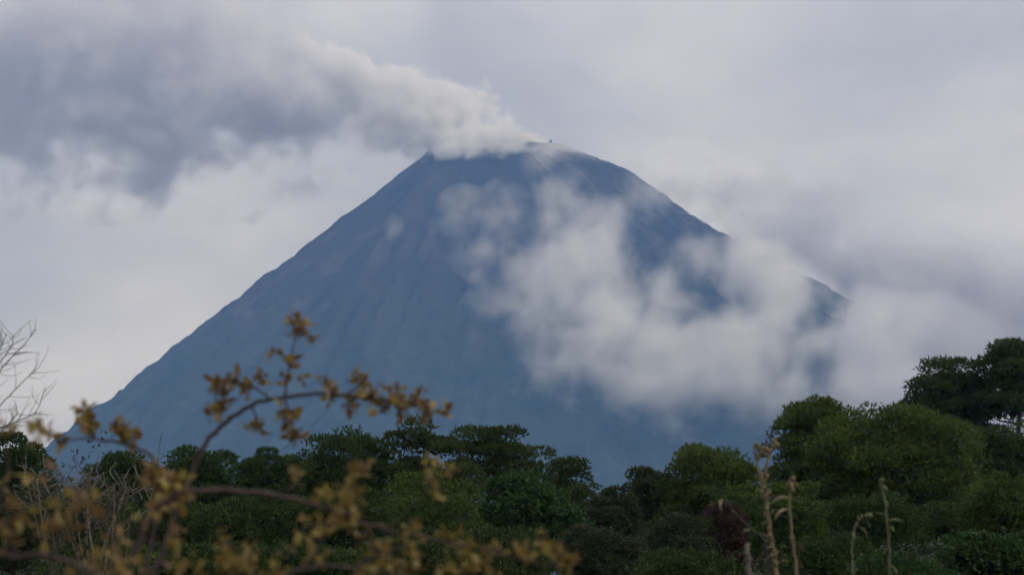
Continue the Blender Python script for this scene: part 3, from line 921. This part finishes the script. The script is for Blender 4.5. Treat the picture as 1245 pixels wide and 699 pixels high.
# the arching branch against the volcano, and its lower neighbours
S = Shrub('shrub', 'tall leafy shrub whose russet arching branch crosses the volcano', 'shrub', 7.0, 205, 1, 'yellowing shrubs close by')
S.more = 1.95
b = S.branch([(120, 1400), (135, 1000), (165, 780), (205, 650), (232, 580), (250, 540), (282, 507), (322, 486), (372, 480), (420, 481), (470, 488), (508, 492), (526, 494)], .0105, .0036,
             [[(346, 482), (350, 455), (356, 425), (361, 400), (366, 388)], [(330, 486), (308, 470), (285, 463), (264, 462), (256, 470)], [(346, 484), (352, 505), (358, 530)], [(352, 440), (340, 428)], [(420, 481), (440, 465), (448, 455)], [(305, 492), (312, 508), (315, 522)], [(262, 462), (262, 490)]])
S.leaves(b, [(362, 400, 9, 11), (355, 392, 4, 8), (380, 411, 2, 5), (335, 427, 3, 6), (352, 440, 4, 7), (347, 460, 3, 7), (367, 460, 2, 6), (265, 470, 10, 12), (262, 500, 8, 12), (285, 462, 6, 9), (303, 470, 4, 8), (312, 518, 7, 9),
             (318, 458, 3, 8), (345, 500, 4, 7), (352, 512, 6, 9), (358, 532, 6, 8), (395, 466, 5, 10), (405, 478, 5, 10), (438, 462, 8, 11), (425, 490, 6, 9), (455, 482, 7, 11), (480, 478, 8, 11), (488, 496, 7, 10), (508, 488, 9, 12), (520, 500, 5, 8), (468, 497, 5, 8), (540, 500, 3, 6), (270, 490, 4, 8)], LEAF_BR)
S = Shrub('shrub', 'russet leaved shrub reaching along the skyline below the left foot of the volcano', 'shrub', 6.8, 110, 8, 'yellowing shrubs close by')
S.more = 2.3
b = S.branch([(130, 1000, .02), (150, 800), (175, 690), (196, 610), (192, 565), (165, 545), (130, 535), (95, 533), (72, 536)], .009, .0022,
             [[(112, 533), (108, 512), (104, 496)], [(150, 540), (152, 525), (146, 512)], [(185, 560), (200, 580)], [(72, 536), (58, 527)]])
S.leaves(b, [(106, 512, 8, 10), (103, 498, 5, 7), (112, 524, 4, 8), (150, 526, 9, 11), (142, 518, 5, 8), (160, 534, 4, 8), (78, 536, 3, 7), (200, 590, 14, 22), (185, 575, 10, 16), (215, 605, 10, 16), (195, 620, 8, 14), (60, 528, 3, 6)], LEAF_BR)

S = Shrub('shrub', 'yellow leaved shrub with a long pale branch sweeping low to the right', 'shrub', 5.6, 90, 2, 'yellowing shrubs close by')
S.more = 1.5
b = S.branch([(90, 1500), (105, 1000), (130, 760), (180, 640), (205, 606), (240, 597), (290, 598), (345, 604), (400, 618), (450, 638), (510, 652), (570, 664), (640, 682), (690, 690)], .010, .0022,
             [[(400, 618), (425, 595), (440, 575)], [(470, 642), (495, 620), (520, 590), (530, 565)], [(560, 662), (562, 640), (556, 625)], [(450, 638), (455, 670), (462, 700)], [(640, 682), (655, 660), (662, 648)], [(345, 604), (360, 580)]], mat=M_BRANCH)
S.leaves(b, [(205, 600, 10, 18), (225, 590, 6, 14), (400, 610, 8, 18), (430, 600, 10, 20), (438, 575, 6, 12), (420, 635, 8, 18), (450, 655, 8, 20), (465, 680, 8, 18), (500, 645, 8, 16), (545, 655, 8, 18), (570, 668, 8, 16), (600, 672, 6, 16), (525, 570, 7, 14), (530, 600, 5, 12), (545, 570, 4, 10), (640, 680, 6, 16), (658, 655, 5, 11), (682, 672, 7, 12), (690, 690, 5, 12), (362, 580, 4, 10), (372, 640, 6, 16), (350, 660, 5, 18), (500, 690, 6, 18), (560, 690, 6, 16)], LEAF_YL)

S = Shrub('shrub', 'yellow leaved shrub filling the lower left corner', 'shrub', 5.0, -40, 3, 'yellowing shrubs close by')
S.more = 1.2
b = S.branch([(-60, 1600), (-70, 1000), (-60, 780), (-20, 690), (20, 676), (60, 676), (95, 686), (130, 705), (160, 730)], .010, .003, [[(60, 676), (80, 650), (88, 630)], [(20, 676), (10, 640), (20, 610)], [(-20, 690), (-10, 640), (5, 590), (10, 560), (6, 530)]])
S.leaves(b, [(120, 690, 6, 14), (140, 685, 8, 14), (285, 690, 4, 10), (60, 620, 6, 20), (20, 620, 6, 20), (0, 590, 5, 14), (8, 524, 4, 9), (45, 530, 4, 9), (10, 660, 6, 18), (80, 640, 6, 16), (40, 575, 3, 14), (90, 610, 5, 18)], LEAF_MIX)
b = S.branch([(-55, 1600, .05), (30, 1000), (150, 800), (250, 720), (290, 690), (310, 670)], .008, .0022, [[(290, 690), (280, 676), (270, 668)], [(250, 720), (310, 700), (340, 690)]])
S.leaves(b, [(285, 690, 8, 14), (300, 678, 5, 12), (275, 685, 4, 10), (270, 668, 3, 9), (335, 692, 4, 10)], LEAF_YL)

S = Shrub('shrub', 'low olive yellow shrub spreading along the bottom under the pale branch', 'shrub', 5.3, 300, 9, 'yellowing shrubs close by')
S.more = 0.8
b = S.branch([(300, 1500), (300, 1000), (310, 800), (330, 720), (370, 690), (430, 690), (490, 700)], .008, .0025, [[(330, 720), (300, 680), (270, 655)], [(370, 690), (390, 660), (395, 640)], [(430, 690), (470, 670), (500, 665)]], mat=M_BRANCH)
S.leaves(b, [(270, 655, 6, 14), (300, 680, 8, 18), (395, 645, 6, 14), (380, 675, 8, 18), (440, 690, 9, 20), (500, 670, 7, 16), (480, 695, 8, 18), (340, 700, 7, 16), (540, 690, 7, 16), (590, 690, 6, 14)], LEAF_YL)
b = S.branch([(295, 1500, .06), (240, 1000), (190, 800), (160, 720), (140, 660), (110, 610), (70, 575)], .008, .0025, [[(160, 720), (200, 680), (215, 650)], [(140, 660), (170, 640), (182, 620)], [(110, 610), (80, 620), (50, 640)]], mat=M_BRANCH)
S.leaves(b, [(70, 578, 5, 14), (110, 612, 8, 18), (140, 655, 9, 20), (182, 625, 6, 14), (210, 655, 8, 18), (165, 695, 10, 20), (50, 645, 6, 16), (235, 690, 7, 16), (90, 690, 6, 16), (215, 690, 6, 14)], LEAF_MIX)

# ------------------------------------------------------------------ bare twiggy tree at the left edge
def bare_tree():
    Y = 16.0
    S = Shrub('bare_tree', 'leafless grey twigs of a young tree standing at the left edge', 'tree', Y, -70, 5)
    tr = [(-70, 800 + 0), (-66, 700), (-50, 600), (-36, 540), (-28, 500)]
    root_pts = [Vector((0, 0, 0))] + [S.pt(*p) for p in tr]
    sp = spline(root_pts, 5)
    link('trunk', tubes_mesh('trunk', [tube(sp, np.linspace(.045, .014, len(sp)), 8)], M_TWIG), S.root)
    rng = S.rng
    for px in ([(-45, 560), (-10, 505), (12, 480), (30, 462), (46, 448)], [(-30, 505), (-8, 462), (12, 436), (30, 418), (44, 400)], [(-36, 540), (0, 520), (25, 510), (44, 500), (55, 470)], [(-28, 500), (-14, 450), (0, 425), (8, 405)], [(-40, 550), (-6, 530), (14, 512), (22, 500)], [(-28, 500), (-22, 470), (0, 440), (14, 420), (16, 408)]):
        tw = []
        for j in range(15):
            i = rng.randint(1, len(px))
            t = rng.uniform(0.2, 1)
            a, c = np.array(px[i - 1]), np.array(px[i])
            p0 = a + (c - a) * t
            ang = math.atan2(-(c - a)[1], (c - a)[0]) + rng.choice([-1, 1]) * rng.uniform(0.35, 0.9)
            ln = rng.uniform(14, 36)
            e = p0 + ln * np.array([math.cos(ang), -math.sin(ang)])
            mid = (p0 + e) / 2 + rng.normal(size=2) * 2
            dy = rng.normal() * 0.05
            tw.append([tuple(p0), (*mid, dy), (*e, dy * 1.5)])
        S.branch(px, .0056, .0020, tw, mat=M_TWIG)
bare_tree()

# ------------------------------------------------------------------ brown thicket of dry stems at lower left
def thicket():
    Y = 22.0
    S = Shrub('dry_bush', 'brown thicket of dry bare stems at the lower left', 'bush', Y, 100, 6)
    rng = S.rng
    for j in range(30):
        u0 = 100 + rng.normal() * 26
        u1 = u0 + rng.normal() * 28
        v1 = 560 + abs(rng.normal()) * 40
        px = [(u0, 800 + 120), (u0 + rng.normal() * 6, 760), ((u0 * .5 + u1 * .5) + rng.normal() * 8, 670, rng.normal() * .3), (u1, v1, rng.normal() * .5)]
        tw = []
        for q in range(8):
            t = rng.uniform(0.25, 1)
            a, c = np.array(px[2][:2]), np.array(px[3][:2])
            p0 = a + (c - a) * t
            ang = rng.uniform(0.3, 2.85)
            ln = rng.uniform(15, 45)
            e = p0 + ln * np.array([math.cos(ang), -math.sin(ang)])
            tw.append([tuple(p0), (*((p0 + e) / 2 + rng.normal(size=2) * 4), rng.normal() * .2), (*e, rng.normal() * .3)])
        S.branch(px, .010, .005, tw, name='stem', mat=M_TWIG_PALE)
    # withered leaves clinging to the stems
    C = np.array([S.pt(100 + rng.normal() * 34, 640 + rng.normal() * 40, rng.normal() * .4) for _ in range(60)])
    V, Fc, ti = tufts(rng, C, np.full((60, 3), 0.12), 14, 0.05, 0.012, 2, low_cut=-1, broad=True)
    o = link('foliage', mesh_arrays('foliage', V, Fc, M_OLIVE, False, ti), S.root)
    o['kind'] = 'stuff'
thicket()

# ------------------------------------------------------------------ dry stalks, right of centre
def bud_mesh(mat, seed):
    rng = np.random.RandomState(seed)
    z = np.linspace(0, 1, 7)
    path = np.stack([rng.normal(size=7) * .06, rng.normal(size=7) * .06, z], 1)
    v, q, t = tube(path, [.12, .30, .40, .42, .36, .24, .08], 8)
    v += rng.normal(size=v.shape) * .03
    return mesh_arrays('bud', v, [q, t], mat, True)
BUDS = [bud_mesh(M_STALK, 1), bud_mesh(M_STALK, 2), bud_mesh(M_STALK_G, 3)]
BLADE = {}
def blade_mesh(mat, L, seed):
    rng = np.random.RandomState(seed)
    n = 7
    t = np.linspace(0, 1, n)
    x = L * (t - 0.25 * t ** 2)
    z = L * (0.55 * t - 0.75 * t ** 2)
    w = L * 0.055 * np.sin(np.pi * np.clip(t * .93 + .07, 0, 1)) + .0006
    V = np.concatenate([np.stack([x, -w, z + w * .5], 1), np.stack([x, 0 * w, z], 1), np.stack([x, w, z + w * .4], 1)])
    i = np.arange(n - 1)
    Q = np.concatenate([np.stack([i, i + 1, i + n + 1, i + n], 1), np.stack([i + n, i + n + 1, i + 2 * n + 1, i + 2 * n], 1)])
    return mesh_arrays('leaf', V, Q, mat, True)
BLADES = [blade_mesh(M_STALK, .09, 1), blade_mesh(M_STALK, .06, 2), blade_mesh(M_STALK_G, .07, 3)]

def stalk(label, px, r0, r1, Y, seed, mat, forks=(), buds=(), blades=0, bud_size=.035, knots=4):
    S = Shrub('dry_stalk', label, 'plant', Y, px[0][0], seed, 'dry stalks standing before the trees')
    rng = S.rng
    b = S.base
    pts = [Vector((0, 0, -.02))] + [S.pt(*p) for p in px]
    sp = spline(pts, 6)
    sp[1:-1] += rng.normal(size=sp[1:-1].shape) * r0 * .16
    rad = np.linspace(r0, r1, len(sp)) * (1 + .12 * np.sin(np.arange(len(sp)) * 2.1))
    st = link('stem', tubes_mesh('stem', [tube(sp, rad, 8)], mat), S.root)
    for f in forks:
        fp = spline([S.pt(*p) for p in f], 5)
        link('branch', tubes_mesh('branch', [tube(fp, np.linspace(r1 * 1.0, r1 * .6, len(fp)), 7)], mat), S.root)
    for u, v in buds:
        s = bud_size * rng.uniform(.7, 1.3)
        link('bud', BUDS[2 if mat is M_STALK_G else rng.randint(2)], S.root, S.pt(u, v, rng.normal() * .02), (rng.normal() * .5, rng.normal() * .5, rng.uniform(0, 6)), (s, s, s))
    for _ in range(knots):
        i = rng.randint(int(len(sp) * .5), len(sp))
        s = rad[i] * rng.uniform(1.6, 2.8)
        link('bud', BUDS[rng.randint(2)], S.root, Vector(sp[i]), (rng.normal() * 1.0, rng.normal() * 1.0, rng.uniform(0, 6)), (s, s, s))
    vis = [i for i in range(len(sp)) if i > len(sp) * .35]
    for _ in range(blades):
        p = sp[vis[rng.randint(len(vis))]]
        s = rng.uniform(.6, 1.5)
        link('leaf', BLADES[2 if mat is M_STALK_G else rng.randint(2)], S.root, Vector(p), (rng.normal() * .3, rng.normal() * .4, rng.uniform(0, 6.28)), (s, s, s))
stalk('thick straw coloured stalk with a forked ragged top, standing tallest', [(952, 1100), (950, 850), (944, 700), (938, 660), (932, 610), (926, 575)], .0115, .0072, 10.0, 31, M_STALK,
      forks=[[(928, 590), (921, 565), (917, 545), (919, 538)], [(928, 588), (933, 562), (938, 545), (943, 538)]],
      buds=[(918, 542), (924, 548), (941, 540), (936, 548), (929, 556), (945, 545), (921, 560)], blades=44, knots=30)
stalk('thin straw stalk with a bent tip close right of the forked one', [(976, 1100), (973, 850), (969, 700), (964, 660), (960, 620), (961, 595), (966, 583)], .007, .0045, 10.4, 32, M_STALK, buds=[(966, 584), (962, 592)], blades=20, knots=10)
stalk('slim greenish stalk with a small fan tip, farthest right of the stalks', [(1082, 1100), (1084, 850), (1082, 700), (1080, 650), (1076, 610), (1071, 588)], .0066, .004, 10.8, 33, M_STALK_G, buds=[(1070, 586), (1078, 596)], blades=22, knots=10)
stalk('low stalk curled over like a hook', [(1034, 1100), (1036, 850), (1037, 700), (1036, 665), (1040, 640), (1048, 628), (1056, 626)], .006, .004, 11.0, 34, M_STALK_G, buds=[(1056, 628)], blades=12, knots=7)
stalk('short pale broken stalk left of the forked one', [(908, 1100), (910, 850), (911, 700), (909, 675), (908, 663)], .012, .010, 10.2, 35, M_TWIG_PALE, blades=2)
stalk('thin dark twig leaning across toward the forked stalk', [(945, 1050), (940, 800), (932, 668), (915, 645), (895, 625), (880, 607)], .007, .004, 9.8, 36, M_TWIG, forks=[[(895, 625), (884, 628)]], blades=2)

# ------------------------------------------------------------------ haze
def haze():
    x0, x1, y0, y1, z0, z1 = -7100, 7100, -800, 12400, -60, 2700
    V = [(x, y, z) for z in (z0, z1) for x, y in ((x0, y0), (x1, y0), (x1, y1), (x0, y1))]
    Q = [(3, 2, 1, 0), (4, 5, 6, 7), (0, 1, 5, 4), (1, 2, 6, 5), (2, 3, 7, 6), (3, 0, 4, 7)]
    m = bpy.data.materials.new('blue_air')
    m.use_nodes = True
    nt = m.node_tree
    nt.nodes.clear()
    out = nt.nodes.new('ShaderNodeOutputMaterial')
    pv = nt.nodes.new('ShaderNodeVolumePrincipled')
    pv.inputs['Color'].default_value = (0.25, 0.495, 1.0, 1)
    pv.inputs['Absorption Color'].default_value = (1, 1, 1, 1)
    pv.inputs['Density'].default_value = 7.8e-5
    nt.links.new(pv.outputs[0], out.inputs['Volume'])
    o = link('haze', mesh_arrays('haze', np.array(V), np.array(Q), m))
    tag(o, 'thin blue air between the trees and the volcano', kind='stuff')
haze()
